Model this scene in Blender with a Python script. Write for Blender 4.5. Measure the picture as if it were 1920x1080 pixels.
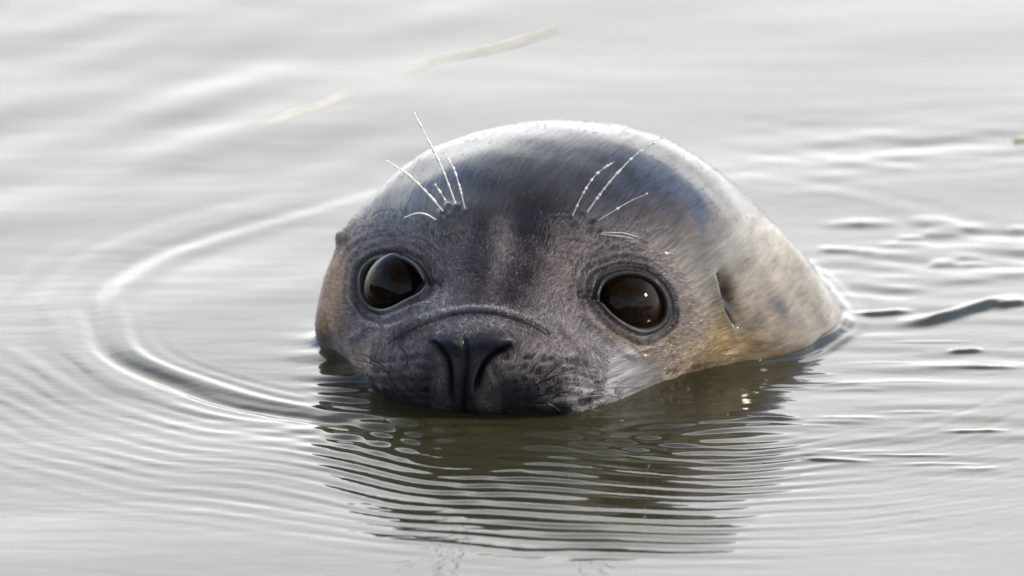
import bpy, math, random
import numpy as np
from math import radians, sin, cos, pi
rng = np.random.default_rng(7); random.seed(7)
for o in list(bpy.data.objects): bpy.data.objects.remove(o)
scene = bpy.context.scene
C = scene.collection
# ------------------------------------------------------------------ units
# modelling is done in "px" units: 1 px = 0.234 mm (head about 23 cm wide); X right, Y away, Z up, water at 0
S = 0.45 / 1920
EL = radians(17); D = 6.0 / S
ce, se = cos(EL), sin(EL)
fw = np.array([0, ce, -se]); up = np.array([0, se, ce])
T = up * 235.; CAM = T - fw * D
# ------------------------------------------------------------------ camera
cam = bpy.data.cameras.new('camera'); camo = bpy.data.objects.new('camera', cam); C.objects.link(camo)
camo.location = CAM * S; camo.rotation_euler = (pi/2 - EL, 0, 0)
cam.sensor_width = 36; cam.lens = 36 * 6.0 / 0.45
cam.clip_start = 0.1; cam.clip_end = 3000
cam.dof.use_dof = True; cam.dof.focus_distance = 6.0 - 0.025; cam.dof.aperture_fstop = 9.5
scene.camera = camo
# ------------------------------------------------------------------ world
SUN_AZ, SUN_EL = radians(104), radians(30)
world = bpy.data.worlds.new('World'); scene.world = world; world.use_nodes = True
nt = world.node_tree; nt.nodes.clear()
def N(nt, t, **k):
    n = nt.nodes.new(t)
    for a, b in k.items():
        if a.startswith('i_'): n.inputs[a[2:]].default_value = b
        else: setattr(n, a, b)
    return n
def L(nt, a, b): nt.links.new(a, b)
def ramp(nt, src, stops, interp='LINEAR'):
    r = N(nt, 'ShaderNodeValToRGB'); cr = r.color_ramp; cr.interpolation = interp
    while len(cr.elements) < len(stops): cr.elements.new(0.5)
    for e, (p, c) in zip(cr.elements, stops):
        e.position = p; e.color = (c, c, c, 1) if isinstance(c, (int, float)) else (*c, 1)
    L(nt, src, r.inputs[0]); return r.outputs[0]
def math_(nt, op, a, b=None, c=None):
    m = N(nt, 'ShaderNodeMath', operation=op)
    for i, x in enumerate((a, b, c)):
        if x is None: continue
        if isinstance(x, (int, float)): m.inputs[i].default_value = x
        else: L(nt, x, m.inputs[i])
    return m.outputs[0]
def mixc(nt, f, a, b, bt='MIX'):
    m = N(nt, 'ShaderNodeMix', data_type='RGBA', blend_type=bt)
    for i, x in ((0, f), (6, a), (7, b)):
        if isinstance(x, (int, float)): m.inputs[i].default_value = x
        elif isinstance(x, tuple): m.inputs[i].default_value = (*x, 1)
        else: L(nt, x, m.inputs[i])
    return m.outputs[2]
sky = N(nt, 'ShaderNodeTexSky', sky_type='NISHITA', sun_disc=False, sun_elevation=SUN_EL, sun_rotation=SUN_AZ)
sky.air_density = 1.0; sky.dust_density = 0.5
bg1 = N(nt, 'ShaderNodeBackground', i_Strength=0.15); L(nt, sky.outputs[0], bg1.inputs[0])
tc = N(nt, 'ShaderNodeTexCoord'); sep = N(nt, 'ShaderNodeSeparateXYZ'); L(nt, tc.outputs['Generated'], sep.inputs[0])
zc = math_(nt, 'MAXIMUM', sep.outputs[2], 0.0)
# cloud layer seen in perspective: direction / (z + k)
zk = math_(nt, 'ADD', zc, 0.22)
cx = math_(nt, 'DIVIDE', sep.outputs[0], zk); cy = math_(nt, 'DIVIDE', sep.outputs[1], zk)
cmb = N(nt, 'ShaderNodeCombineXYZ'); L(nt, cx, cmb.inputs[0]); L(nt, cy, cmb.inputs[1]); cmb.inputs[2].default_value = 15.3
rot = N(nt, 'ShaderNodeMapping'); rot.inputs['Rotation'].default_value = (0, 0, radians(100)); L(nt, cmb.outputs[0], rot.inputs[0])
n1 = N(nt, 'ShaderNodeTexNoise', i_Scale=0.6, i_Detail=7.0, i_Roughness=0.55); L(nt, rot.outputs[0], n1.inputs[0])
n2 = N(nt, 'ShaderNodeTexNoise', i_Scale=2.3, i_Detail=6.0, i_Roughness=0.6); L(nt, rot.outputs[0], n2.inputs[0])
cover = math_(nt, 'ADD', n1.outputs[0], ramp(nt, zc, [(0, 0.34), (0.17, 0.22), (0.31, 0.12), (0.42, 0.01), (0.7, 0.06), (0.9, 0.12)]))
mask = ramp(nt, cover, [(0.47, 0), (0.60, 1)])
bright = ramp(nt, zc, [(0, 0.98), (0.32, 1.0), (0.44, 0.97), (0.56, 0.80), (0.67, 0.33), (0.8, 0.2), (1, 0.15)])
# clouds are brighter on the sun's side of the sky
dsun = N(nt, 'ShaderNodeVectorMath', operation='DOT_PRODUCT'); L(nt, tc.outputs['Generated'], dsun.inputs[0]); dsun.inputs[1].default_value = (sin(SUN_AZ*.25), cos(SUN_AZ*.25), 0)
side = ramp(nt, math_(nt, 'MULTIPLY_ADD', dsun.outputs['Value'], .5, .5), [(0.1, .28), (.42, .5), (.8, 1)])
bright = mixc(nt, 1.0, bright, side, 'MULTIPLY')
tex = ramp(nt, n2.outputs[0], [(0.3, 0.82), (0.7, 1.08)])
ccol = mixc(nt, 1.0, bright, tex, 'MULTIPLY')
ccol = mixc(nt, 1.0, ccol, (0.985, 0.99, 1.0), 'MULTIPLY')
bg2 = N(nt, 'ShaderNodeBackground', i_Strength=1.0); L(nt, ccol, bg2.inputs[0])
mx = N(nt, 'ShaderNodeMixShader'); L(nt, mask, mx.inputs[0]); L(nt, bg1.outputs[0], mx.inputs[1]); L(nt, bg2.outputs[0], mx.inputs[2])
wo = N(nt, 'ShaderNodeOutputWorld'); L(nt, mx.outputs[0], wo.inputs[0])
# ------------------------------------------------------------------ sun
sun = bpy.data.lights.new('sun', 'SUN'); suno = bpy.data.objects.new('sun', sun); C.objects.link(suno)
sun.energy = 1.1; sun.angle = radians(6); sun.color = (1.0, 0.9, 0.76)
from mathutils import Vector
sd = Vector((sin(SUN_AZ)*cos(SUN_EL), cos(SUN_AZ)*cos(SUN_EL), sin(SUN_EL)))
suno.rotation_euler = sd.to_track_quat('Z', 'Y').to_euler(); suno.location = sd * 5
vs = scene.view_settings
vs.view_transform = 'Standard'; vs.look = 'None'; vs.exposure = 1.96; vs.gamma = 1; vs.use_curve_mapping = False
scene.render.engine = 'CYCLES'
scene.cycles.max_bounces = 6

# ------------------------------------------------------------------ helpers
def proj(P):
    q = P - CAM; z = q @ fw; k = D / z
    return 960 + q[..., 0]*k, 540 - (q @ up)*k
def ray(u, v):
    d = fw*D + np.array([1., 0, 0])*(u-960) + up*(540-v); return d/np.linalg.norm(d)
def on_plane_y(u, v, Y):
    r = ray(u, v); return CAM + r*((Y-CAM[1])/r[1])
def on_water(u, v, z=0.):
    r = ray(u, v); return CAM + r*((z-CAM[2])/r[2])
def grid_mesh(name, P, mat, parent=None, keep=None, attrs=None, outward=True):
    ny, nx = P.shape[:2]
    idx = np.arange(ny*nx).reshape(ny, nx)
    q = np.stack([idx[:-1, :-1], idx[:-1, 1:], idx[1:, 1:], idx[1:, :-1]], -1).reshape(-1, 4)
    A_ = P.reshape(-1, 3)
    if outward:
        nq = np.cross(A_[q[:, 2]]-A_[q[:, 0]], A_[q[:, 3]]-A_[q[:, 1]])
        if (nq*(A_[q].mean(1)-A_.mean(0))).sum() < 0: q = q[:, ::-1]
    if keep is not None:
        k = keep.reshape(-1); q = q[k[q].any(1)]
    used = np.zeros(ny*nx, bool); used[q.reshape(-1)] = True
    remap = np.cumsum(used)-1; q = remap[q]; V = P.reshape(-1, 3)[used]
    me = bpy.data.meshes.new(name)
    me.vertices.add(len(V)); me.vertices.foreach_set('co', (V*S).astype(np.float32).ravel())
    me.loops.add(q.size); me.loops.foreach_set('vertex_index', q.astype(np.int32).ravel())
    me.polygons.add(len(q)); me.polygons.foreach_set('loop_start', np.arange(0, q.size, 4, dtype=np.int32))
    me.polygons.foreach_set('use_smooth', np.ones(len(q), bool))
    me.update(calc_edges=True); me.validate()
    for an, (ty, A) in (attrs or {}).items():
        a = me.attributes.new(an, ty, 'POINT')
        A = A.reshape(ny*nx, -1)[used].astype(np.float32)
        a.data.foreach_set('color' if ty == 'FLOAT_COLOR' else 'vector' if ty == 'FLOAT_VECTOR' else 'value', A.ravel())
    me.materials.append(mat)
    o = bpy.data.objects.new(name, me); C.objects.link(o); o.parent = parent
    return o
def smooth_poly(pts, k=6, closed=False):
    p = np.array(pts, float); n = len(p); out = []
    for i in range(n if closed else n-1):
        g = (lambda j: p[j % n]) if closed else (lambda j: p[min(max(j, 0), n-1)])
        a, b, c, d = g(i-1), g(i), g(i+1), g(i+2)
        for s in range(k):
            t = s/k
            out.append(.5*((2*b)+(c-a)*t+(2*a-5*b+4*c-d)*t*t+(3*b-a-3*c+d)*t**3))
    if not closed: out.append(p[-1])
    return np.array(out)
def sstep(x, a, b):
    t = np.clip((x-a)/(b-a), 0, 1); return t*t*(3-2*t)
# ------------------------------------------------------------------ seal head surface
PSI = radians(20); R = np.array([cos(PSI), -sin(PSI), 0]); F = np.array([-sin(PSI), -cos(PSI), 0]); U = np.array([0, 0, 1.])
H = np.array([2., 215., 168.])
def W(r, f, u): return H+R*r+F*f+U*u
O = W(30, -230, -90)
ELL=[((-10,-290,-15),(365,390,250),0),
     ((0,60,-60),(165,170,105),0),
     ((-80,120,-95),(95,100,80),0),
     ((85,120,-95),(95,100,80),0),
     ((0,185,-75),(50,50,62),0),
     ((0,0,-20),(130,170,105),0),
     ((-215,-110,-110),(180,200,170),0),
     ((190,-130,-110),(150,170,160),0),
     ((60,-560,-210),(370,400,330),0),
     ]
K=1/40.

def field(P):
    acc = np.zeros(P.shape[:-1])
    for c, r, yw in ELL:
        d = P-W(*c); l = np.stack([d@R, d@F, d@U], -1); r = np.array(r, float)
        k0 = np.sqrt(((l/r)**2).sum(-1)); k1 = np.sqrt(((l/r**2)**2).sum(-1))+1e-9
        acc += np.exp(-np.clip(k0*(k0-1)/k1*K, -60, 60))
    return -np.log(acc+1e-30)/K
def dirs(n):
    a = np.linspace(-1, 1, n); A, B = np.meshgrid(a, a)
    x = A*np.sqrt(1-B*B/2); y = B*np.sqrt(1-A*A/2)
    rr = np.sqrt(x*x+y*y)+1e-12
    th = radians(165)*(0.5*rr+0.5*rr**3)
    ax = np.array([-0.12, -0.86, 0.5]); ax /= np.linalg.norm(ax)
    e1 = -np.cross(ax, U); e1 /= np.linalg.norm(e1); e2 = np.cross(e1, ax)
    if e2[2] < 0: e2 = -e2
    s = np.sin(th)/rr
    return ax*np.cos(th)[..., None]+e1*(x*s)[..., None]+e2*(y*s)[..., None]
def trace(Dr, it=26):
    t = np.full(Dr.shape[:-1], 1300.)
    for _ in range(it):
        t = np.clip(t-field(O+Dr*t[..., None])*0.9, 30, 1400)
    return t
def cubic_up(A, m):
    def ax0(A):
        n = A.shape[0]; x = np.linspace(0, n-1, m); i = np.clip(np.floor(x).astype(int), 0, n-2); f = (x-i)[:, None]
        g = lambda j: A[np.clip(j, 0, n-1)]
        a, b, c, d = g(i-1), g(i), g(i+1), g(i+2)
        return .5*((2*b)+(c-a)*f+(2*a-5*b+4*c-d)*f*f+(3*b-a-3*c+d)*f**3)
    return ax0(ax0(A).T).T
CORR='0 0 0 0 0 0 0 0 0 0 0 0 0 0 0 0 0 0 0 0 0 0 0 0 0 0 0 0 0 0 0 0 0 0 0 0 0 0 0 0 0;0 0 0 0 0 0 0 0 0 0 0 0 0 0 0 0 0 0 0 0 0 0 0 0 0 0 0 0 0 0 0 0 0 0 0 0 0 0 0 0 0;0 0 0 0 0 0 0 0 0 0 0 0 0 0 0 0 0 0 0 0 0 0 0 0 0 0 0 0 0 0 0 0 0 0 0 0 0 0 0 0 0;0 0 0 0 0 0 0 0 0 0 0 0 0 0 0 0 0 0 0 0 0 0 0 0 0 0 0 0 0 0 0 0 0 0 0 0 0 0 0 0 0;0 0 0 0 0 0 0 0 0 0 0 0 0 0 0 0 0 0 0 0 0 0 0 0 0 0 0 0 0 0 0 0 0 0 0 0 0 0 0 0 0;0 0 0 0 0 0 0 0 0 0 0 0 0 0 0 0 0 0 0 0 0 0 0 0 0 0 0 0 0 0 0 0 0 0 0 0 0 0 0 0 0;0 0 0 0 0 0 0 0 0 0 0 0 0 0 0 0 0 0 0 0 0 0 0 0 0 0 0 0 0 0 0 0 0 0 0 0 0 0 0 0 0;0 0 0 0 0 0 0 0 0 0 0 0 0 0 0 0 0 0 0 0 0 0 0 0 0 0 0 0 0 0 0 0 0 0 0 0 0 0 0 0 0;0 0 0 0 0 0 0 0 0 0 0 0 0 0 0 0 0 0 0 0 0 1 1 1 0 -1 -2 -2 -2 -2 -2 -1 0 0 0 0 0 0 0 0 0;0 0 0 0 0 0 0 0 0 -1 0 1 2 2 2 1 -1 -3 -4 -2 2 8 13 13 8 0 -8 -12 -14 -13 -10 -5 -1 1 1 1 0 0 0 0 0;0 0 0 0 0 1 1 0 -2 -2 2 8 12 10 6 2 -5 -12 -15 -9 6 27 46 52 38 11 -16 -36 -45 -45 -38 -23 -6 3 5 3 1 1 0 0 0;0 0 0 0 1 3 4 -3 -8 -4 11 28 32 24 14 2 -10 -25 -32 -19 7 45 84 103 86 38 -14 -57 -85 -93 -86 -62 -20 8 14 9 4 1 0 0 0;0 0 0 0 2 9 9 -10 -18 -4 29 56 53 34 19 2 -12 -29 -36 -21 6 45 89 117 108 60 -1 -56 -101 -125 -128 -108 -42 17 35 24 9 3 1 0 0;0 0 0 0 4 22 18 -19 -30 -1 46 74 59 34 18 2 -10 -21 -26 -16 2 30 62 85 85 56 9 -38 -82 -115 -132 -130 -59 30 70 53 21 6 2 0 0;0 0 0 0 8 43 31 -26 -35 2 50 68 48 25 12 2 -5 -11 -13 -9 1 15 31 44 47 35 10 -19 -48 -77 -101 -112 -57 46 114 99 41 12 3 0 0;0 0 0 0 14 72 48 -24 -30 4 39 46 29 14 6 1 -2 -5 -5 -4 0 5 12 18 20 16 6 -7 -22 -39 -59 -74 -39 60 157 155 70 21 4 0 0;0 0 0 1 21 100 62 -14 -17 5 23 24 14 6 3 1 -1 -1 -2 -1 0 2 4 6 7 5 2 -2 -8 -16 -27 -38 -18 65 185 209 106 33 6 0 0;0 0 0 1 26 116 67 0 -3 4 11 10 6 2 1 0 0 0 0 0 0 0 1 2 2 2 1 -1 -3 -6 -10 -16 -4 60 191 243 142 47 9 0 0;0 0 0 1 27 110 66 13 7 4 4 4 2 1 0 0 0 0 0 0 0 0 0 0 0 0 0 0 -1 -2 -3 -5 2 49 174 247 170 62 12 0 0;0 0 0 1 24 90 62 24 12 4 2 1 1 0 0 0 0 0 0 0 0 0 0 0 0 0 0 0 0 0 -1 -1 3 35 140 224 184 75 14 0 0;0 0 0 1 18 66 59 35 16 4 1 0 0 0 0 0 0 0 0 0 0 0 0 0 0 0 0 0 0 0 0 0 3 24 101 185 180 83 15 0 0;0 0 0 1 12 45 56 44 21 5 1 0 0 0 0 0 0 0 0 0 0 0 0 0 0 0 0 0 0 0 0 0 2 14 66 141 160 85 14 0 0;0 0 0 0 7 29 53 53 26 6 1 0 0 0 0 0 0 0 0 0 0 0 0 0 0 0 0 0 0 0 0 0 1 8 40 101 132 78 12 0 0;0 0 0 0 4 19 50 60 31 8 1 0 0 0 0 0 0 0 0 0 0 0 0 0 0 0 0 0 0 0 0 0 0 4 23 69 100 61 7 -1 0;0 0 0 0 2 13 46 64 35 9 1 0 0 0 0 0 0 0 0 0 0 0 0 0 0 0 0 0 0 0 0 0 0 2 13 45 68 38 1 -1 0;0 0 0 0 1 9 40 63 39 12 2 0 0 0 0 0 0 0 0 0 0 0 0 0 0 0 0 0 0 0 0 0 0 1 7 27 38 12 -5 -1 0;0 0 0 0 0 6 32 58 42 15 3 0 0 0 0 0 0 0 0 0 0 0 0 0 0 0 0 0 0 0 0 0 0 1 4 14 11 -11 -11 -1 0;0 0 0 0 0 4 25 51 44 19 5 1 0 0 0 0 0 0 0 0 0 0 0 0 0 0 0 0 0 0 0 0 0 0 2 3 -12 -30 -16 -2 0;0 0 0 0 0 3 18 43 45 23 7 2 0 0 0 0 0 0 0 0 0 0 0 0 0 0 0 0 0 0 0 0 0 0 -1 -8 -33 -45 -19 -2 0;0 0 0 0 0 2 12 34 45 30 12 3 1 0 0 0 0 0 0 0 0 0 0 0 0 0 0 0 0 0 0 0 0 -1 -5 -22 -55 -57 -20 -2 0;0 0 0 0 0 1 7 25 41 38 21 7 2 0 0 0 0 0 0 0 0 0 0 0 0 0 0 0 0 0 0 0 -1 -3 -13 -43 -78 -64 -19 -2 0;0 0 0 0 0 0 4 15 33 40 28 13 5 1 0 0 0 0 0 0 0 0 0 0 0 0 0 0 0 0 0 -1 -2 -9 -28 -70 -97 -64 -17 -1 0;0 0 0 0 0 0 1 7 18 28 26 17 9 4 2 1 0 0 0 0 0 0 0 0 0 0 0 0 0 -1 -2 -4 -9 -22 -53 -96 -103 -56 -13 -1 0;0 0 0 0 0 0 0 2 7 13 17 18 15 9 5 3 2 1 0 0 0 0 0 0 0 0 0 0 -1 -3 -6 -11 -22 -45 -83 -112 -93 -43 -10 -1 0;0 0 0 0 0 0 0 0 1 4 7 10 10 8 7 6 4 2 0 -1 -2 -2 -1 -1 0 0 0 -1 -4 -10 -16 -26 -44 -73 -102 -104 -70 -29 -6 -1 0;0 0 0 0 0 0 0 0 0 1 1 2 3 4 5 5 3 0 -2 -4 -5 -5 -2 0 0 -2 -2 -4 -11 -21 -31 -45 -66 -86 -91 -74 -42 -16 -4 -1 0;0 0 0 0 0 0 0 0 0 0 0 0 0 0 1 0 0 -2 -3 -4 -4 -3 -1 0 -1 -3 -6 -10 -18 -28 -40 -53 -62 -63 -55 -38 -20 -8 -2 0 0;0 0 0 0 0 0 0 0 0 0 0 0 0 0 0 0 0 0 0 0 0 -1 -1 -1 -3 -5 -8 -12 -17 -23 -28 -31 -30 -27 -20 -13 -7 -3 -1 0 0;0 0 0 0 0 0 0 0 0 0 0 0 0 0 0 0 0 0 0 0 0 0 -1 -1 -2 -3 -4 -5 -6 -7 -7 -7 -7 -6 -4 -3 -2 -1 0 0 0;0 0 0 0 0 0 0 0 0 0 0 0 0 0 0 0 0 0 0 0 0 0 0 0 0 0 0 0 -1 -1 -1 -1 -1 -1 0 0 0 0 0 0 0;0 0 0 0 0 0 0 0 0 0 0 0 0 0 0 0 0 0 0 0 0 0 0 0 0 0 0 0 0 0 0 0 0 0 0 0 0 0 0 0 0'

corr = np.array([[int(x) for x in r.split()] for r in CORR.split(';')], float)/1000
NG = 940
lt = cubic_up(np.log(trace(dirs(300))), NG) + cubic_up(corr, NG)
Dr = dirs(NG)
P0 = O + Dr*np.exp(lt)[..., None]
def normals(P):
    n = np.cross(np.gradient(P, axis=1), np.gradient(P, axis=0)); n /= np.linalg.norm(n, axis=-1, keepdims=True)+1e-9
    s = np.sign((n*(P-O)).sum(-1)); s[s == 0] = 1
    return n*s[..., None]
N0 = normals(P0)
u0, v0 = proj(P0)
toc = CAM-P0; toc /= np.linalg.norm(toc, axis=-1, keepdims=True)
facing = (N0*toc).sum(-1)
front = sstep(facing, 0.0, 0.15)
h = np.zeros_like(u0)
def anchor(u, v):
    d = (u0-u)**2+(v0-v)**2+np.where(facing > 0, 0, 1e6)
    j = np.unravel_index(np.argmin(d), d.shape)
    return P0[j].copy(), N0[j].copy(), j
def sub(cu, cv, rad):
    return (np.abs(u0-cu) < rad) & (np.abs(v0-cv) < rad) & (facing > -0.05)
def poly_dist(us, vs_, poly, closed=False):
    best = np.full(us.shape, 1e9); tt = np.zeros(us.shape); sg = np.ones(us.shape)
    n = len(poly); m = n if closed else n-1
    for i in range(m):
        a = poly[i]; b = poly[(i+1) % n]; d = b-a; l2 = d@d+1e-9
        t = np.clip(((us-a[0])*d[0]+(vs_-a[1])*d[1])/l2, 0, 1)
        qx = us-a[0]-t*d[0]; qy = vs_-a[1]-t*d[1]; r = np.hypot(qx, qy)
        k = r < best
        best = np.where(k, r, best); tt = np.where(k, (i+t)/m, tt); sg = np.where(k, np.sign(d[0]*qy-d[1]*qx), sg)
    if closed:
        ins = np.zeros(us.shape, bool)
        for i in range(n):
            a = poly[i]; b = poly[(i+1) % n]
            c = ((a[1] > vs_) != (b[1] > vs_)) & (us < (b[0]-a[0])*(vs_-a[1])/(b[1]-a[1]+1e-12)+a[0])
            ins ^= c
        sg = np.where(ins, -1, 1)
    return best, tt, sg
def gauss(u, v, su, sv, ang=0.):
    c, s = cos(radians(ang)), sin(radians(ang)); du = u0-u; dv = v0-v
    a = (du*c+dv*s)/su; b = (-du*s+dv*c)/sv
    return np.exp(-.5*(a*a+b*b))
# colour of the coat (albedo) and wetness, coat pattern plus painted sheen and shade, on the vertices
col = np.ones(u0.shape+(3,))*np.array([.092, .083, .094])
wet = np.full(u0.shape, .35)
bald = np.zeros(u0.shape)          # no hair here
thin = np.zeros(u0.shape)
def paint(w, rgb, a=1.):
    global col
    w = np.clip(w*a, 0, 1)[..., None]; col = col*(1-w)+np.array(rgb)*w
def line_feature(pts, depth, width, lip=0., lipw=None, taper=True, dark=None, darkw=None, side=0, bare=True):
    """groove (depth<0) along a curve, with an optional raised lip on one side"""
    global col
    poly = smooth_poly(pts, 5)
    c = poly.mean(0); rad = np.abs(poly-c).max()+60
    m = sub(c[0], c[1], rad)
    d, t, sg = poly_dist(u0[m], v0[m], poly)
    env = np.clip(np.minimum(t, 1-t)*5, 0, 1)**.7 if taper else 1.
    prof = np.exp(-(d/width)**2)*depth
    if lip: prof = prof+lip*np.exp(-((d-width*1.7)/(lipw or width))**2)*np.where(sg*side >= 0, 1, 0)
    h[m] += prof*env
    if dark is not None:
        w = (np.exp(-(d/(darkw or width))**2)*env)[:, None]
        col[m] = col[m]*(1-w)+np.array(dark)*w
        if bare: bald[m] = np.maximum(bald[m], np.exp(-(d/(width*1.9))**2)*env)
# --- colours
n_lo = lambda s, seed: sum(np.sin((P0@(q/np.linalg.norm(q)))/s*w+p) for q, w, p in
        [(np.random.default_rng(seed+i).normal(size=3), np.random.default_rng(seed+i).uniform(.6, 1.9), i*1.7) for i in range(7)])/2.6
nz1 = n_lo(22, 5); nz2 = n_lo(60, 50); nz3 = n_lo(9, 90)
back = sstep(-facing, -.2, .4)
paint(gauss(950, 330, 270, 88), (.018, .018, .023), 1.1)
paint(gauss(1180, 350, 110, 60, 30), (.03, .03, .038), .9)
paint(gauss(870, 430, 90, 50), (.075, .058, .055), .6)
paint(gauss(1290, 430, 60, 45, 20), (.12, .08, .06), .9)
paint(gauss(1240, 480, 60, 50), (.13, .12, .115), .6)
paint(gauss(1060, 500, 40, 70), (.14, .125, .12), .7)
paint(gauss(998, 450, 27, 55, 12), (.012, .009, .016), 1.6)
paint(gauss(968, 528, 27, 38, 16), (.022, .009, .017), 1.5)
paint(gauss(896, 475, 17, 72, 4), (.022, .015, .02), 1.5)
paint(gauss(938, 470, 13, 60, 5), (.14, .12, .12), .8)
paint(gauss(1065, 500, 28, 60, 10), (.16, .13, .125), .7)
paint(gauss(1010, 392, 80, 14), (.014, .013, .018), .9)
paint(gauss(860, 500, 30, 60), (.125, .12, .125), .5)
paint(gauss(700, 620, 80, 26, -15), (.17, .165, .18), .8)
paint(gauss(640, 560, 40, 60), (.13, .13, .14), .6)
paint(gauss(1350, 410, 60, 130, -30), (.045, .045, .05), .9)
paint(gauss(1440, 580, 90, 80), (.17, .14, .095), .9)
paint(gauss(1500, 480, 48, 95, -42), (.215, .165, .095), .95)
paint(gauss(1330, 655, 95, 50, -15), (.23, .16, .075), 1.)
paint(gauss(1500, 600, 50, 30)*(.6+.4*nz1), (.15, .12, .08), .9)
paint(gauss(1290, 580, 35, 60), (.15, .135, .12), .7)
paint(gauss(616, 550, 22, 120, 6), (.42, .25, .12), 1.2)  # tan edge of the coat with the warm rim light painted in
paint(gauss(625, 640, 22, 26), (.10, .07, .04), .9)
paint(gauss(683, 700, 26, 24), (.50, .30, .16), .9)
paint(gauss(690, 690, 35, 25), (.18, .13, .10), .6)
paint(gauss(900, 625, 110, 35), (.125, .11, .105), .8)
paint(gauss(820, 690, 60, 30), (.12, .115, .12), .8)
paint(gauss(955, 690, 45, 30), (.17, .15, .125), .8)
paint(gauss(1040, 660, 70, 40), (.125, .11, .11), .7)
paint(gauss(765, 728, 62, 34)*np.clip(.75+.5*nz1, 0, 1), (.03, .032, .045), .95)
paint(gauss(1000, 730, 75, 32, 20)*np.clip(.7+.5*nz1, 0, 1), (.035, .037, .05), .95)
paint(gauss(880, 745, 50, 26), (.095, .09, .075), .7)
paint(gauss(1080, 740, 55, 30)*np.clip(.6+.6*nz3, 0, 1), (.17, .155, .14), .8)
paint(np.clip(nz2*.5, 0, 1)*.25, (.06, .058, .062)); paint(np.clip(nz1*.5, 0, 1)*.2, (.06, .055, .055))
paint(np.clip(gauss(1470, 600, 90, 45)*np.clip(nz3*.8+nz1*.4-.1, 0, 1), 0, 1), (.07, .055, .035), .9)
# --- wetness
wet = .37+np.clip(.55*gauss(940, 300, 260, 80)+.85*gauss(1330, 395, 75, 165, -35)+.78*gauss(1455, 520, 80, 110), 0, .76)
wet = np.maximum(wet, 1.05*gauss(1188, 692, 52, 46))
wet = np.maximum(wet, 1.1*gauss(1100, 750, 60, 26)*np.clip(.6+.9*nz3, 0, 1))
wet = np.maximum(wet, .9*np.exp(-np.clip(P0[..., 2], 0, None)/14))
wet = np.maximum(wet, .8*sstep(P0[..., 2], 300, 350))
wet = np.clip(wet-.35*gauss(1180, 560, 120, 90), .12, 1.15)
# --- broad forms
h += 14*gauss(742, 540, 62, 58)+13*gauss(1182, 565, 75, 64)
h -= 9*gauss(850, 570, 40, 30)+8*gauss(1075, 610, 45, 34)
h += 5*gauss(880, 400, 55, 25)+5*gauss(1090, 420, 55, 25)
h -= 5*gauss(980, 500, 45, 70)
h += 13*gauss(895, 632, 80, 24)+8*gauss(890, 660, 120, 55)
h += 16*gauss(775, 712, 55, 34)+18*gauss(985, 718, 66, 36)
h += 1.4*nz2*front+.5*nz1*front
# --- eyes
EYE_L = smooth_poly([(686,535),(689,514),(703,498),(724,491),(748,490),(770,497),(787,511),(797,530),(797,543),(786,555),(766,567),(745,578),(722,582),(702,574),(690,557)], 4, True)
EYE_R = smooth_poly([(1122,560),(1125,544),(1133,531),(1150,523),(1173,519),(1200,523),(1222,536),(1238,556),(1244,578),(1240,597),(1224,612),(1202,617),(1177,610),(1151,594),(1133,577)], 4, True)
eye_mask = np.zeros_like(u0)
for E, ec, cant, sgn in ((EYE_L, (742, 535), [(797, 536), (812, 532), (826, 533)], 1), (EYE_R, (1183, 568), [(1124, 566), (1104, 562), (1084, 560)], -1)):
    m = sub(ec[0], ec[1], 135)
    d, t, sg = poly_dist(u0[m], v0[m], E, True); d = d*sg
    ang = np.arctan2(-(v0[m]-ec[1]), u0[m]-ec[0])     # image up = +
    d = d+sstep(d, 6, 24)*(1.6*nz1[m]+1.2*nz3[m])
    upper = (.65+.5*nz2[m])*np.clip(np.sin(ang)+.35, 0, 1); lower = np.clip(-np.sin(ang)+.2, 0, 1)
    hh = np.where(d < 0, -38*sstep(-d, -1, 9), 0)
    hh += 4.2*np.exp(-((d-5)/4.)**2) - 2.6*np.exp(-((d-13)/3.2)**2) + 2.4*np.exp(-((d-20)/4)**2)
    hh += upper*(-2.6*np.exp(-((d-29)/3.)**2)+2.0*np.exp(-((d-36)/4.5)**2)-1.8*np.exp(-((d-46)/3.)**2)+1.5*np.exp(-((d-53)/5)**2)-1.1*np.exp(-((d-64)/3.)**2))
    hh += lower*(-1.8*np.exp(-((d-29)/4.)**2)+.8*np.exp(-((d-37)/5)**2))
    h[m] += hh
    w = (1-sstep(d, 12, 32))[:, None]*.95
    col[m] = col[m]*(1-w)+np.array([.007, .007, .010])*w
    w = (1-sstep(d, -1, 6))[:, None]
    col[m] = col[m]*(1-w)+np.array([.006, .004, .004])*w  # near-black ring: shade under the lid overhang, painted into the colour
    wet[m] = np.maximum(wet[m], (1-sstep(d, 12, 24))*.36)
    bald[m] = np.maximum(bald[m], 1-sstep(d, 12, 24))
    line_feature(cant, -6, 4.5, dark=(.012, .012, .015), darkw=9, taper=False)
# --- muzzle fold
fold = [(733,648),(758,632),(780,622),(800,611),(815,603),(832,594),(850,589),(875,586),(897,586),(922,588),(946,594),(968,602),(990,612),(1010,622),(1030,636)]
line_feature([(a, b-8) for a, b in fold[2:12]], 2.5, 6, dark=(.5, .49, .52), darkw=5.5, bare=False)  # pale line: wet highlight above the fold, painted into the colour
line_feature(fold, -10, 2.9, lip=6, lipw=5, side=-1, dark=(.008, .007, .007), darkw=2.9)
line_feature([(800,622),(815,610),(830,601),(842,597)], -3, 2, dark=(.03,.026,.024), darkw=2)
line_feature([(765,650),(790,634),(812,622)], -1.6, 2.5)
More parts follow.
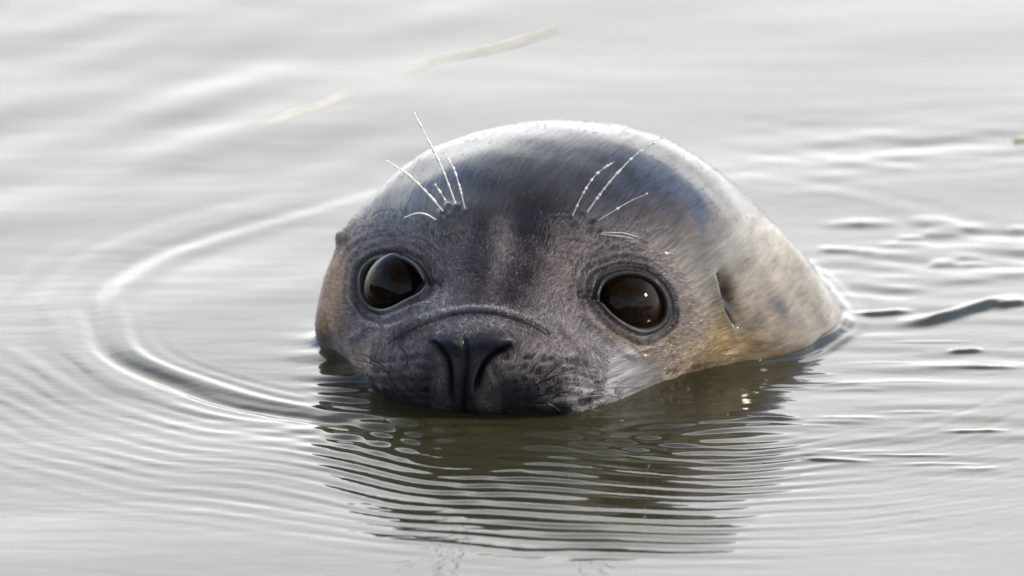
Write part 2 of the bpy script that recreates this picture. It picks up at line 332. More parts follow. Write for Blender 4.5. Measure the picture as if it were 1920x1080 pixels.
# soft folds
line_feature([(655,640),(690,622),(730,606),(770,590),(810,572),(838,548)], 7, 8)
paint(gauss(745, 604, 75, 9, -22)+gauss(825, 560, 22, 12, -45), (.22, .215, .235), .8); wet = np.maximum(wet, .6*gauss(750, 602, 80, 12, -22))  # silvery wet sheen along the left canthus ridge, painted as pale colour
paint(gauss(1120, 628, 50, 12, 40), (.22, .21, .22), .6)  # sheen on the right ridge, painted in likewise
line_feature([(1085,590),(1120,625),(1160,655),(1200,672)], 6, 9)
line_feature([(1030,600),(1070,640),(1095,690)], 3, 10)
h += 9*gauss(848, 642, 20, 9, 12)+10*gauss(926, 640, 27, 9, -8)
h += .35*n_lo(3.2, 200)*gauss(885, 680, 70, 60)
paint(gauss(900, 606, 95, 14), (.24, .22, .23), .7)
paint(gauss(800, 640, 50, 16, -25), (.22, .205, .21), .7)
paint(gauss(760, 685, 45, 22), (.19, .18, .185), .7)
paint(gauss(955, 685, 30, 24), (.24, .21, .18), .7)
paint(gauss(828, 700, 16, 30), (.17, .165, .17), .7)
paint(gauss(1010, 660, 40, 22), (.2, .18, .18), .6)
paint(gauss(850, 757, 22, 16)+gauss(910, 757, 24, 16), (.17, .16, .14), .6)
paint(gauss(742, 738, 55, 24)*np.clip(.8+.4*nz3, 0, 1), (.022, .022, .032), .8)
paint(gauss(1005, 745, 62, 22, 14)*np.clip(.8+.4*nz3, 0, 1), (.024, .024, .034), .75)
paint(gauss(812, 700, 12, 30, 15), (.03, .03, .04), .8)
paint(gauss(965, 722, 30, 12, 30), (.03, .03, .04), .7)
# --- nose leather
NOSE = smooth_poly([(820,640),(842,631),(862,633),(879,646),(893,634),(920,628),(945,632),(966,644),(956,658),(930,664),(912,680),(901,705),(893,740),(890,772),(852,772),(851,735),(849,700),(843,676),(832,660)], 4, True)
m = sub(885, 700, 130)
d, t, sg = poly_dist(u0[m], v0[m], NOSE, True); d = d*sg
w = (1-sstep(d, -5, 12))[:, None]*.97; col[m] = col[m]*(1-w)+np.array([.012, .014, .022])*w
bald[m] = np.maximum(bald[m], 1-sstep(d, -2, 5)); wet[m] = wet[m]*(1-w[:, 0])+.42*w[:, 0]
h[m] += 4*(1-sstep(d, -12, 4))
line_feature([(821,642),(833,650),(843,662),(849,680),(851,700),(851,722),(852,745)], -15, 4.4, lip=3, lipw=6, side=-1, dark=(.002,.002,.003), darkw=4.6)
line_feature([(957,648),(940,656),(924,664),(911,676),(903,692),(897,708),(893,728)], -18, 5.4, lip=3, lipw=6, side=1, dark=(.002,.002,.003), darkw=5.8)
line_feature([(879,640),(880,655),(880,680),(877,705),(873,740),(870,785)], -6, 4, dark=(.008,.009,.013), darkw=4.5, taper=False)
h += 3.5*gauss(865, 705, 9, 45)+3.5*gauss(888, 700, 8, 45)
h += 8*gauss(843, 750, 22, 24)+8*gauss(908, 752, 26, 24)
line_feature([(822,690),(812,720),(806,768)], -5, 6, taper=False, bare=False)
line_feature([(925,690),(940,720),(948,778)], -5, 6, taper=False, bare=False)
# --- brow warts, ear, small bump of the far ear
for (a, b, r, k) in [(829,398,6,3),(841,386,5,3),(857,390,7,4),(873,399,5,3),(850,403,6,2.5),(863,408,4,2),(838,409,4,2),
                     (1073,411,5,3.5),(1097,405,6,4),(1080,425,7,4),(1114,421,7,4),(1108,436,6,3),(1125,437,5,2.5)]:
    g = gauss(a, b, r*.9, r*.75); h += k*g; paint(gauss(a, b, r*1.2, r*1.1), (.03, .03, .04), .85)
line_feature([(1346,512),(1349,525),(1352,545),(1362,572),(1372,595),(1380,618)], -9, 4, lip=4, lipw=7, side=1, dark=(.05,.045,.04), darkw=4)
h -= 15*gauss(1366, 558, 9, 26, -14); paint(gauss(1366, 558, 11, 30, -14), (.02, .016, .016), 1.2); bald = np.maximum(bald, gauss(1366, 558, 9, 26, -14))
h += 5*gauss(1345, 560, 8, 30, -12)
h += 9*gauss(640, 446, 8, 11, -20)+4*gauss(652, 428, 18, 6, -50)
paint(gauss(638, 447, 8, 12), (.035, .035, .045), .9)
# tiny wrinkles between brow and eye, and on the sides of the muzzle
for i in range(26):
    cu, cv, a0, ln = rng.choice([0, 1]), 0, 0, 0
    if cu: c = (1178+rng.normal()*55, 462+rng.normal()*22)
    else: c = (735+rng.normal()*50, 440+rng.normal()*22)
    a = radians(rng.uniform(-25, 10) if c[0] > 900 else rng.uniform(-30, 20)); l = rng.uniform(14, 34)
    line_feature([(c[0]-l*cos(a), c[1]+l*sin(a)+4), (c[0], c[1]), (c[0]+l*cos(a), c[1]-l*sin(a)+4)], -rng.uniform(.5, 1.1), 2.2)
for sx, x0 in ((-1, 812), (1, 962)):
    for row in range(6):
        for k in range(9):
            a = x0+sx*(k*(17+row)+row*3)+rng.normal()*3; b_ = 668+row*17+k*(1.5+row*.4)*(1 if sx > 0 else .6)+rng.normal()*2.5
            if a > 1135 or a < 700: continue
            g = gauss(a, b_, 4.2, 3.4); h += 2.4*g-2.2*gauss(a, b_, 1.8, 1.6); paint(g, (.012, .012, .016), 1.0); bald = np.maximum(bald, .9*g)
            h -= 1.2*gauss(a, b_+7, 9, 3)
paint(gauss(1186, 690, 40, 34, 20), (.36, .36, .39), .95)  # bluish-white reflection on the wet cheek, painted in as pale colour
paint(gauss(1110, 748, 50, 24)*np.clip(.5+.9*nz3, 0, 1), (.42, .40, .42), .9)  # pale speckle: reflections on the wet muzzle, put into the colour
paint(gauss(1180, 645, 62, 10, 30), (.15, .12, .085), .8)
paint(back, (.12, .11, .10), .8)
fmask = sstep(facing, -.02, .10)
h = np.clip(h, -50, 45)*np.maximum(fmask, 0)
h += 9*gauss(637, 446, 9, 12)*(1-fmask)
PB = P0 + N0*h[..., None]
NB = normals(PB)
# flow coordinates: fur is combed back from the mouth
M0 = W(0, 90, -140)
q = PB-M0; dist = np.linalg.norm(q, axis=-1)
angf = np.arctan2(q@R, q@U)
flow = np.stack([angf*230, dist, nz2*12], -1)
seal = bpy.data.objects.new('seal', None); C.objects.link(seal)
seal.empty_display_size = .05
seal['label'] = 'wet grey seal with big dark eyes raising its head out of the water'; seal['category'] = 'seal'

def pbr(name):
    m = bpy.data.materials.new(name); m.use_nodes = True
    nt = m.node_tree; b = nt.nodes['Principled BSDF']; return m, nt, b
# coat
mc, nt, b = pbr('wet_coat')
ac = N(nt, 'ShaderNodeAttribute', attribute_name='Col'); aw = N(nt, 'ShaderNodeAttribute', attribute_name='wet'); af = N(nt, 'ShaderNodeAttribute', attribute_name='flow')
mp = N(nt, 'ShaderNodeMapping'); mp.inputs['Scale'].default_value = (.30, .026, .03); L(nt, af.outputs['Vector'], mp.inputs[0])
s1 = N(nt, 'ShaderNodeTexNoise', i_Scale=1.0, i_Detail=5.0, i_Roughness=.65); L(nt, mp.outputs[0], s1.inputs[0])
mp2 = N(nt, 'ShaderNodeMapping'); mp2.inputs['Scale'].default_value = (.07, .012, .02); L(nt, af.outputs['Vector'], mp2.inputs[0])
s2 = N(nt, 'ShaderNodeTexNoise', i_Scale=1.0, i_Detail=3.0, i_Roughness=.6); L(nt, mp2.outputs[0], s2.inputs[0])
g1 = ramp(nt, s1.outputs[0], [(.3, .45), (.7, 1.5)]); g2 = ramp(nt, s2.outputs[0], [(.3, .75), (.7, 1.25)])
c1 = mixc(nt, 1., ac.outputs['Color'], g1, 'MULTIPLY'); c1 = mixc(nt, 1., c1, g2, 'MULTIPLY')
L(nt, c1, b.inputs['Base Color'])
wv = math_(nt, 'ADD', aw.outputs['Fac'], math_(nt, 'MULTIPLY', math_(nt, 'SUBTRACT', s2.outputs[0], .5), .5))
rg = N(nt, 'ShaderNodeMapRange'); L(nt, wv, rg.inputs[0]); rg.inputs[1].default_value = .1; rg.inputs[2].default_value = 1; rg.inputs[3].default_value = .62; rg.inputs[4].default_value = .2; L(nt, math_(nt, 'MULTIPLY', math_(nt, 'SUBTRACT', 1.0, wv), .35), b.inputs['Specular IOR Level'])
L(nt, rg.outputs[0], b.inputs['Roughness'])
L(nt, math_(nt, 'MULTIPLY', math_(nt, 'MAXIMUM', math_(nt, 'SUBTRACT', wv, .25), 0.), .95), b.inputs['Coat Weight']); b.inputs['Coat Roughness'].default_value = .07; b.inputs['Coat IOR'].default_value = 1.37
bp = N(nt, 'ShaderNodeBump', i_Strength=.8, i_Distance=.0006); L(nt, math_(nt, 'ADD', s1.outputs[0], math_(nt, 'MULTIPLY', s2.outputs[0], 1.5)), bp.inputs['Height'])
L(nt, bp.outputs[0], b.inputs['Normal'])
bp2 = N(nt, 'ShaderNodeBump', i_Strength=.2, i_Distance=.0004); L(nt, math_(nt, 'MULTIPLY_ADD', s1.outputs[0], .4, s2.outputs[0]), bp2.inputs['Height']); L(nt, bp2.outputs[0], b.inputs['Coat Normal'])
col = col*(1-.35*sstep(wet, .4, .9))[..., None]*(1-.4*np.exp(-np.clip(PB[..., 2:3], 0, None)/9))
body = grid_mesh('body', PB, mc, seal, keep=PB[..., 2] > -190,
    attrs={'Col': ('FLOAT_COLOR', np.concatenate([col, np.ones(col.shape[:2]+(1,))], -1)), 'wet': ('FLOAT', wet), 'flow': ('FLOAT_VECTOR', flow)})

# ------------------------------------------------------------------ eyes
me_, nt, b = pbr('eye_dark')
tcn = N(nt, 'ShaderNodeTexCoord'); sp = N(nt, 'ShaderNodeSeparateXYZ'); L(nt, tcn.outputs['Object'], sp.inputs[0])
nn = N(nt, 'ShaderNodeTexNoise', i_Scale=420., i_Detail=4.); L(nt, tcn.outputs['Object'], nn.inputs[0])
rim = ramp(nt, nn.outputs[0], [(.3, (.003, .002, .002)), (.7, (.012, .006, .003))])
L(nt, rim, b.inputs['Base Color']); b.inputs['Roughness'].default_value = .35
b.inputs['Coat Weight'].default_value = .55; b.inputs['Coat Roughness'].default_value = .015; b.inputs['Coat IOR'].default_value = 1.31; b.inputs['Specular IOR Level'].default_value = 0
def sphere(name, c, r, mat, parent, nu=96, nv=64, sc=(1, 1, 1), lean=None):
    th = np.linspace(0, pi, nv); ph = np.linspace(0, 2*pi, nu)
    A, B = np.meshgrid(ph, th)
    P = np.stack([np.sin(B)*np.cos(A)*sc[0], np.sin(B)*np.sin(A)*sc[1], np.cos(B)*sc[2]], -1)*r
    o = grid_mesh(name, P, mat, parent); o.location = np.array(c)*S
    return o
EC = []
for ec in ((741, 535), (1183, 568)):
    p, n, j = anchor(*ec)
    kn = .42 if ec[0] < 900 else .55
    n = kn*N0[j]+(1-kn)*(CAM-p)/np.linalg.norm(CAM-p); n /= np.linalg.norm(n)
    p = p+N0[j]*11          # top of the socket bulge
    c = p-n*75
    EC.append(c)
    sphere('eye', c, 80, me_, seal)

# ------------------------------------------------------------------ fur: fine short strands, one uncountable mass
def fur(count):
    area = np.linalg.norm(np.cross(np.gradient(PB, axis=1), np.gradient(PB, axis=0)), axis=-1)
    w = area*(PB[..., 2] > -2)*(1-bald)*sstep(facing, -.25, -.05)*(1-.985*sstep(wet, .34, .62))
    w = w.ravel(); w = w/w.sum()
    idx = rng.choice(w.size, count, p=w)
    p = PB.reshape(-1, 3)[idx]; n = NB.reshape(-1, 3)[idx]; wt = wet.ravel()[idx]
    cc = col.reshape(-1, 3)[idx]
    p = p+rng.normal(size=p.shape)*.9; p -= n*1.2
    d = p-M0; d += rng.normal(size=d.shape)*.0
    cl = np.stack([nz1.ravel()[idx], nz3.ravel()[idx], nz2.ravel()[idx]], -1)
    d /= np.linalg.norm(d, axis=1, keepdims=True)
    d += cl*.24+rng.normal(size=d.shape)*.09
    d -= n*(d*n).sum(1, keepdims=True); d /= np.linalg.norm(d, axis=1, keepdims=True)
    ln = rng.uniform(8, 17, count)*(1-.3*wt); lift = (rng.uniform(.04, .24, count)*np.clip(1.1-1.4*wt, 0, 1))
    nose_d = np.linalg.norm(p-W(0, 200, -60), axis=1); ln *= .55+.45*sstep(nose_d, 40, 200)
    k = 4; ts = np.linspace(0, 1, k)
    pts = p[:, None]+d[:, None]*(ln[:, None]*ts)[..., None]+n[:, None]*(ln[:, None]*(lift[:, None]*ts-.10*ts**2)+.9*np.sin(ts*pi*.6))[..., None]
    cv = bpy.data.hair_curves.new('fur'); cv.add_curves([k]*count)
    cv.attributes['position'].data.foreach_set('vector', (pts*S).astype(np.float32).ravel())
    ra = cv.attributes.new('radius', 'FLOAT', 'POINT') if 'radius' not in cv.attributes else cv.attributes['radius']
    rr = (np.array([.42, .38, .27, .06])[None]*rng.uniform(.7, 1.2, count)[:, None]*S)
    ra.data.foreach_set('value', rr.astype(np.float32).ravel())
    a = cv.attributes.new('Col', 'FLOAT_COLOR', 'CURVE')
    tint = rng.lognormal(-.26, .55, count)[:, None]
    c4 = np.concatenate([np.clip(cc*tint*np.array([1.02, .97, 1.02]), 0, .8), np.ones((count, 1))], 1)
    a.data.foreach_set('color', c4.astype(np.float32).ravel())
    m, nt, b = pbr('fur_strand')
    at = N(nt, 'ShaderNodeAttribute', attribute_name='Col'); L(nt, at.outputs['Color'], b.inputs['Base Color'])
    b.inputs['Roughness'].default_value = .3; b.inputs['Specular IOR Level'].default_value = .5
    cv.materials.append(m)
    o = bpy.data.objects.new('fur', cv); C.objects.link(o); o.parent = seal; o['kind'] = 'stuff'
fur(150000)

# ------------------------------------------------------------------ whiskers
def tube(name, pts, r0, r1, mat, beads=0, seed=0, bead_r=3.1):
    """tapered tube through pts (px units); beads = droplets strung on the hair"""
    g = np.random.default_rng(seed)
    p = smooth_poly(pts, 10) if len(pts) > 2 else np.array([np.array(pts[0])*(1-t)+np.array(pts[1])*t for t in np.linspace(0, 1, 24)])
    n = 170 if beads else 36
    s = np.linspace(0, len(p)-1, n); i = np.clip(s.astype(int), 0, len(p)-2); f = (s-i)[:, None]
    p = p[i]*(1-f)+p[i+1]*f
    tt = np.linspace(0, 1, n)
    rad = r0+(r1-r0)*tt
    if beads:
        ps = np.sort(g.uniform(.18, 1, beads)); 
        for a in ps:
            L_ = np.linalg.norm(np.array(pts[-1])-np.array(pts[0])); w = bead_r*1.2/L_
            rad = np.maximum(rad, bead_r*g.uniform(.6, 1.1)*np.exp(-((tt-a)/w)**2*.8)*(1-.25*a))
    tg = np.gradient(p, axis=0); tg /= np.linalg.norm(tg, axis=1, keepdims=True)
    a = np.cross(tg, np.array([.31, .2, .93])); a /= np.linalg.norm(a, axis=1, keepdims=True); bb = np.cross(tg, a)
    ph = np.linspace(0, 2*pi, 9)
    P = p[:, None]+(a[:, None]*np.cos(ph)[None, :, None]+bb[:, None]*np.sin(ph)[None, :, None])*rad[:, None, None]
    o = grid_mesh(name, P, mat, seal); return o
mw, nt, b = pbr('whisker_pale'); b.inputs['Base Color'].default_value = (.85, .82, .72, 1); b.inputs['Roughness'].default_value = .25
b.inputs['Subsurface Weight'].default_value = 0; b.inputs['Coat Weight'].default_value = 1; b.inputs['Coat Roughness'].default_value = .05
md, nt, b = pbr('whisker_dark'); b.inputs['Base Color'].default_value = (.010, .007, .006, 1); b.inputs['Roughness'].default_value = .35
def brow(pp, r0, r1, beads, back=0., seed=0):
    p, n, j = anchor(*pp[0]); p = PB[j]
    pts = [p-n*3]
    for k, (a, c) in enumerate(pp[1:]):
        pts.append(on_plane_y(a, c, p[1]-12-back*(k+1)))
    tube('eyebrow_whisker', pts, r0*1.05, r1*1.2, mw, beads, seed)
brow([(857,388),(830,318),(800,257),(775,210)], 1.5, .55, 17, 8, 1)
brow([(833,399),(805,366),(768,330),(724,300)], 1.3, .45, 15, 8, 2)
brow([(873,396),(862,352),(850,315),(833,287)], 1.1, .4, 9, 6, 3)
brow([(839,384),(828,364),(815,345)], .8, .3, 5, 4, 4)
brow([(819,414),(800,402),(780,400),(758,408)], 1.6, .5, 0, 4, 5)
brow([(1098,403),(1140,345),(1190,292),(1243,258)], 1.5, .5, 18, 8, 6)
brow([(1072,410),(1092,365),(1118,327),(1152,303)], 1.1, .4, 11, 6, 7)
brow([(1117,419),(1147,398),(1180,378),(1214,363)], 1.0, .35, 2, 4, 8)
brow([(1125,438),(1146,436),(1170,437),(1196,444)], .9, .35, 0, 3, 9)
brow([(1122,440),(1146,441),(1172,444),(1190,449)], .8, .3, 0, 3, 10)
mz = [[(774,687),(762,668),(746,645)],[(760,716),(728,695),(678,662)],[(758,714),(736,706),(700,683),(664,674)],[(808,623),(806,612)],
      [(993,697),(1002,687),(1012,674)],[(991,720),(1040,705),(1080,694)],[(1016,732),(1050,718),(1095,716)],[(1104,736),(1140,728),(1200,727)],
      [(1076,747),(1115,742),(1150,743),(1172,751)],[(1022,761),(1070,763),(1124,770)],[(990,745),(1030,738),(1075,742)],[(700,700),(680,694),(655,682)],
      [(1030,745),(1060,735),(1092,733)],[(1012,712),(1040,690),(1052,676)],[(776,728),(740,722),(706,716)],[(1128,716),(1150,705),(1170,700)],[(1003,750),(1025,756),(1050,770)]]
for k, pp in enumerate(mz):
    p, n, j = anchor(*pp[0]); pts = [PB[j]-n*2]
    for i, (a, c) in enumerate(pp[1:]):
        try: s_, sn, sj = anchor(a, c)
        except Exception: continue
        d = np.hypot(u0[sj]-a, v0[sj]-c)
        y = PB[sj][1] if d < 6 else pts[-1][1]
        pts.append(on_plane_y(a, c, min(y, pts[-1][1]+45)-13-4*i))
    tube('muzzle_whisker', pts, 1.5, .55, md, 0, 30+k)
# ------------------------------------------------------------------ water surface
def axis(lo, hi, step, far, g=1.12):
    a = list(np.arange(lo, hi+.1, step)); s = step; x = a[-1]; r = []
    while x < far: s *= g; x += s; r.append(x)
    s = step; x = a[0]; l = []
    while x > -far: s *= g; x -= s; l.append(x)
    return np.array(l[::-1]+a+r)
FAR = 1.4e6
xs = axis(-1050, 1050, 4.2, FAR)
ys = np.r_[axis(-1050, 700, 4.6, FAR)]
ys = ys[ys <= 700]; ext = [700.]; s = 4.6
while ext[-1] < 2900: s = min(s*1.01, 11); ext.append(ext[-1]+s)
while ext[-1] < FAR: s *= 1.12; ext.append(ext[-1]+s)
ys = np.r_[ys, ext[1:]]
X, Y = np.meshgrid(xs, ys)
# outline of the head at the water
ring = PB[np.abs(PB[..., 2]) < 4]; hc = np.array([110., 420.])
ra = np.arctan2(ring[:, 1]-hc[1], ring[:, 0]-hc[0]); rr_ = np.hypot(ring[:, 1]-hc[1], ring[:, 0]-hc[0])
bins = np.linspace(-pi, pi, 181); bi = np.digitize(ra, bins)-1; prof = np.array([rr_[bi == k].max() if (bi == k).any() else np.nan for k in range(180)])
ok = ~np.isnan(prof); bc = (bins[:-1]+bins[1:])/2; prof = np.interp(bc, bc[ok], prof[ok], period=2*pi)
PH = np.arctan2(Y-hc[1], X-hc[0]); dh = np.hypot(X-hc[0], Y-hc[1])-np.interp(PH, bc, prof, period=2*pi)
# bow-wave ring
rc = np.array([0., 480.])
rp = np.array([(-449,1275),(-705,950),(-770,804),(-789,602),(-741,352),(-595,178),(-449,41),(-233,-62),(-104,-154),(100,-225),(320,-262),(560,-235),(820,-110),(1020,160),(1120,600),(1000,1150),(560,1500),(0,1600)], float)-rc
ph = np.arctan2(rp[:, 1], rp[:, 0]); o_ = np.argsort(ph); 
phi = np.arctan2(Y-rc[1], X-rc[0]); rho = np.interp(phi, ph[o_], np.hypot(rp[:, 0], rp[:, 1])[o_], period=2*pi)
# smooth rho a little
pg = np.linspace(-pi, pi, 361); rg_ = np.interp(pg, ph[o_], np.hypot(rp[:, 0], rp[:, 1])[o_], period=2*pi)
kk = np.exp(-(np.arange(-12, 13)/6.)**2); kk /= kk.sum(); rg_ = np.convolve(np.r_[rg_[-13:-1], rg_, rg_[1:13]], kk, 'same')[12:-12]
rho = np.interp(phi, pg, rg_); e = np.hypot(X-rc[0], Y-rc[1])-rho
def waves(n, k0, k1, ang, spread, slope, seed):
    g = np.random.default_rng(seed); z = np.zeros_like(X)
    for i in range(n):
        lam = np.exp(g.uniform(np.log(k0), np.log(k1))); a = radians(ang+g.normal()*spread)
        z += slope/np.sqrt(n)*1.4*lam/(2*pi)*np.sin(2*pi/lam*(X*cos(a)+Y*sin(a))+g.uniform(0, 6.28))
    return z
near = np.exp(-np.clip(np.hypot(X, Y-600)/4500-.6, 0, None)**2)      # ripples fade far beyond
left = sstep(-X, -200, 500); right = sstep(X, 150, 700); frontm = sstep(-(Y-300), 0, 500)
cph = np.cos(phi+pi/2+.25)          # 1 in front of the muzzle
h_w = waves(9, 500, 1300, 100, 35, .013, 1)
h_w += waves(10, 150, 420, 133, 10, .019, 2)*left*sstep(Y, 300, 1300)
h_w += waves(10, 260, 700, 110, 18, .009, 3)*sstep(Y, 900, 1700)
h_w += waves(16, 60, 210, 97, 22, .050, 4)*right*sstep(Y, 150, 500)*(1-sstep(Y, 1500, 2300))*(.5+.5*np.clip(waves(4, 400, 900, 60, 60, 1, 9)/60, -1, 1))
h_w += waves(14, 45, 150, 88, 9, .032, 5)*sstep(X, 250, 800)*(1-sstep(Y, 500, 900))*sstep(Y, -650, -100)
wob = waves(6, 260, 800, 60, 70, 1., 6)*.10
Al = .10+.90*sstep(-np.cos(phi-.3), -.1, .6)*(.55+.45*sstep(-np.sin(phi), -.3, .3))
h_w -= Al*5.6*np.exp(-((e-4)/52)**2)*np.sin(2*pi*(e+wob*1.1)/132)
h_w += Al*.9*np.exp(-((e-130)/70)**2)*np.cos(2*pi*(e+wob)/105)*left
# capillary train ahead of the bow wave
lam = 45+7*np.clip(e/700, 0, 1.2)
amp = sstep(dh, 12, 60)*sstep(e, -150, -40)*(1-sstep(e, 470, 800))*(.25*sstep(cph, -.2, .4)+.67*np.exp(-((X-20)/430)**2)*sstep(cph, .3, .8))
amp2 = .68+.32*np.clip(waves(5, 300, 700, 20, 60, 1., 7)/50, -1, 1)
h_w += 1.6*amp*amp2*(1+.8*np.exp(-(np.clip(e+60, 0, None)/150)**2))*(1-.75*sstep(X, 420, 800))*np.sin(2*pi*(e+wob)/lam)
h_w += .25*amp*np.sin(2*pi*(e*1.0+wob*2.2+X*.08)/31+1)
# confused little waves right in front of the chin
cheek = np.exp(-((X+330)/130)**2-((Y-270)/230)**2)
h_w += 15*cheek*np.exp(-np.clip(dh, 0, None)/75)*(1+.22*np.sin(Y/17+X/60))
h_w += 4.5*np.exp(-((X+20)/260)**2-((Y-60)/160)**2)*np.exp(-np.clip(dh, 0, None)/45)
chin = np.exp(-((X-60)/360)**2-((Y+110)/110)**2)
h_w += 3.3*chin*(np.sin(2*pi*(Y-.12*X+wob*2)/62)+.6*np.sin(2*pi*(Y*.9+.2*X)/95+1.3))
lc = np.exp(-((X+300)/75)**2-((Y-130)/120)**2)
h_w += 2.6*lc*np.sin(2*pi*(Y+.25*X)/58)
# meniscus and wetting ridge around the head, taller on the flank
flank = sstep(X, 200, 420)
h_w += (5.0+6*flank)*np.exp(-(np.clip(dh, 0, None)/(10+5*flank))**1.5)*(1+.25*np.sin(PH*11)+.08*np.sin(PH*31))
h_w += flank*2.0*np.exp(-((dh-30)/12)**2)*(1+.5*np.sin(PH*9+1))*(dh > 0)
# single steep wavelets on the right: their near faces look into the dark water
def wavelet(pts, A, w, dip=0.):
    global h_w
    q_ = np.array([on_water(a, b) for a, b in pts])[:, :2]
    y0 = np.interp(X, q_[:, 0], q_[:, 1]); t = (X-q_[0, 0])/(q_[-1, 0]-q_[0, 0])
    env = np.clip(np.minimum(t, 1-t)*3.2, 0, 1)**1.2
    h_w += A*env*np.exp(-((Y-y0)/w)**2)*np.where(Y > y0, 1, 1.)
wavelet([(1590,592),(1650,590),(1720,584)], 7, 17)
wavelet([(1670,610),(1740,604),(1800,588),(1860,570),(1935,558)], 11, 26)
wavelet([(1860,578),(1935,566)], 6, 18)
wavelet([(1360,787),(1430,785),(1510,788)], 3.4, 9)
wavelet([(1480,858),(1560,861),(1640,863)], 3, 9)
wavelet([(1770,662),(1850,658)], 4, 12)
wavelet([(1760,810),(1900,808)], 2.6, 9)
gw = np.random.default_rng(3)
for i in range(16):
    a = gw.uniform(1560, 1930); b = gw.uniform(395, 500); ln = gw.uniform(25, 75)
    wavelet([(a-ln, b+gw.uniform(-3, 3)), (a, b), (a+ln, b+gw.uniform(-3, 3))], gw.uniform(1.5, 4.2), gw.uniform(16, 26))
for i in range(26):
    a = gw.uniform(1250, 1930); b = gw.uniform(640, 880); ln = gw.uniform(30, 110)
    wavelet([(a-ln, b+gw.uniform(-2, 3)), (a, b), (a+ln, b+gw.uniform(-3, 2))], gw.uniform(.6, 1.8), gw.uniform(7, 12))
Zw = h_w*near
Pw = np.stack([X, Y, Zw], -1)
mwt, nt, b = pbr('murky_water')
nt.nodes.remove(b); out = nt.nodes['Material Output']
geo = N(nt, 'ShaderNodeNewGeometry')
mpw = N(nt, 'ShaderNodeMapping'); mpw.inputs['Scale'].default_value = (14, 45, 20); L(nt, geo.outputs['Position'], mpw.inputs[0])
wn = N(nt, 'ShaderNodeTexNoise', i_Scale=1., i_Detail=3., i_Roughness=.5); L(nt, mpw.outputs[0], wn.inputs[0])
bw = N(nt, 'ShaderNodeBump', i_Strength=.5, i_Distance=.0009); L(nt, wn.outputs[0], bw.inputs['Height'])
fr = N(nt, 'ShaderNodeFresnel', i_IOR=1.333); L(nt, bw.outputs[0], fr.inputs['Normal'])
gl = N(nt, 'ShaderNodeBsdfGlossy', i_Roughness=.012); gl.inputs['Color'].default_value = (1, 1, 1, 1); L(nt, bw.outputs[0], gl.inputs['Normal'])
df = N(nt, 'ShaderNodeBsdfDiffuse'); df.inputs[0].default_value = (.052, .048, .026, 1)
tr = N(nt, 'ShaderNodeBsdfTransparent'); tr.inputs[0].default_value = (.62, .6, .4, 1)
ms = N(nt, 'ShaderNodeMixShader', i_Fac=.42); L(nt, df.outputs[0], ms.inputs[1]); L(nt, tr.outputs[0], ms.inputs[2])
ms2 = N(nt, 'ShaderNodeMixShader'); L(nt, fr.outputs[0], ms2.inputs[0]); L(nt, ms.outputs[0], ms2.inputs[1]); L(nt, gl.outputs[0], ms2.inputs[2])
L(nt, ms2.outputs[0], out.inputs[0])
wo_ = grid_mesh('water', Pw, mwt, outward=False); wo_['kind'] = 'structure'
# sea bed far below the murk
mb, nt, b = pbr('silt'); b.inputs['Roughness'].default_value = .9
nb = N(nt, 'ShaderNodeTexNoise', i_Scale=3., i_Detail=6.); L(nt, ramp(nt, nb.outputs[0], [(.3, (.010, .010, .005)), (.7, (.022, .020, .010))]), b.inputs['Base Color'])
gx = axis(-1000, 1000, 200, FAR, 1.4); GX, GY = np.meshgrid(gx, gx)
sb = grid_mesh('sea_bed', np.stack([GX, GY, -5200+np.sin(GX/900)*60+np.cos(GY/700)*60], -1), mb, outward=False); sb['kind'] = 'structure'

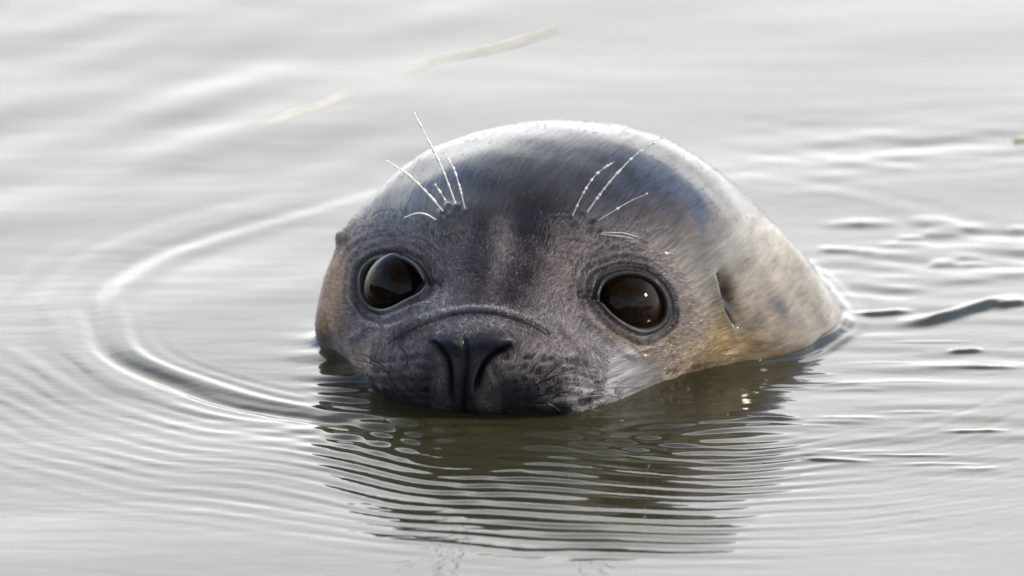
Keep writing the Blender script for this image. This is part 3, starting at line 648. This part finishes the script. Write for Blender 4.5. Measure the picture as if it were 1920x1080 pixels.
# unseen shore behind the camera, bent round the left to darken the eye reflections
mbk, nt, b = pbr('shore_grass'); b.inputs['Roughness'].default_value = .9
ng = N(nt, 'ShaderNodeTexNoise', i_Scale=2., i_Detail=8.); L(nt, ramp(nt, ng.outputs[0], [(.3, (.020, .024, .010)), (.7, (.06, .06, .03))]), b.inputs['Base Color'])
bx_ = axis(-120000, 60000, 2500, 1.2e6, 1.3); byy = -np.r_[-60000, -45000, -30000, -15000, 0, 10000, 18000, 25000, 30000, 34000, 35500, 37000, 39000, 42000, 46000, 52000, 60000, 72000, 100000, 300000, FAR]
BX, BY = np.meshgrid(bx_, byy); BZ = -1500+14500*sstep(-BY+.95*np.clip(-BX-15000, 0, None), 33000, 56000)*(1+.25*np.sin(BX/14000)+.12*np.sin(BX/5200+BY/9000))
bk = grid_mesh('shore', np.stack([BX, BY, BZ], -1)[::-1], mbk, outward=False); bk['kind'] = 'structure'

# ------------------------------------------------------------------ floating reeds behind the seal
mr, nt, b = pbr('dry_reed'); b.inputs['Roughness'].default_value = .5
tr_ = N(nt, 'ShaderNodeTexCoord'); nr = N(nt, 'ShaderNodeTexNoise', i_Scale=60., i_Detail=5.); L(nt, tr_.outputs['Object'], nr.inputs[0])
L(nt, ramp(nt, nr.outputs[0], [(.3, (.45, .40, .26)), (.7, (.75, .70, .55))]), b.inputs['Base Color'])
def reed(ends, r, lift, label, seed):
    a = on_water(*ends[0]); c = on_water(*ends[-1]); org = a.copy()
    g = np.random.default_rng(seed)
    pts = [on_water(*q_) for q_ in ends]
    p = smooth_poly([q_-org for q_ in pts], 14); n = len(p)
    tg = np.gradient(p, axis=0); tg /= np.linalg.norm(tg, axis=1, keepdims=True)
    a_ = np.cross(tg, U); a_ /= np.linalg.norm(a_, axis=1, keepdims=True); b_ = np.cross(a_, tg)
    ph = np.linspace(0, 2*pi, 11); t = np.linspace(0, 1, n)
    rad = r*(.35+.65*np.sin(np.clip(t, .03, .97)*pi)**.5)*(1+.15*g.normal(size=n)); rad[0] = rad[-1] = .3
    P = p[:, None]+(a_[:, None]*np.cos(ph)[None, :, None]*1.0+b_[:, None]*np.sin(ph)[None, :, None]*.5)*rad[:, None, None]
    P[..., 2] += lift
    o = grid_mesh('reed_stem', P, mr); o.location = org*S
    o['label'] = label; o['category'] = 'reed'; o['group'] = 'dry reed stems floating behind the seal'
reed([(488,238),(540,218),(600,198),(662,172)], 6, 2.2, 'short pale reed stem floating left of the head, lowest and nearest of the reeds', 1)
reed([(735,138),(820,112),(930,88),(1050,52)], 3.5, .2, 'long faint streak on the water, shaped as a reed stem, above the head near the top of the view', 2)  # faint streak on the water, built as a reed stem
reed([(1900,264),(1915,262),(1960,254)], 7, 2.5, 'bit of yellowish reed floating at the right edge of the view', 3)
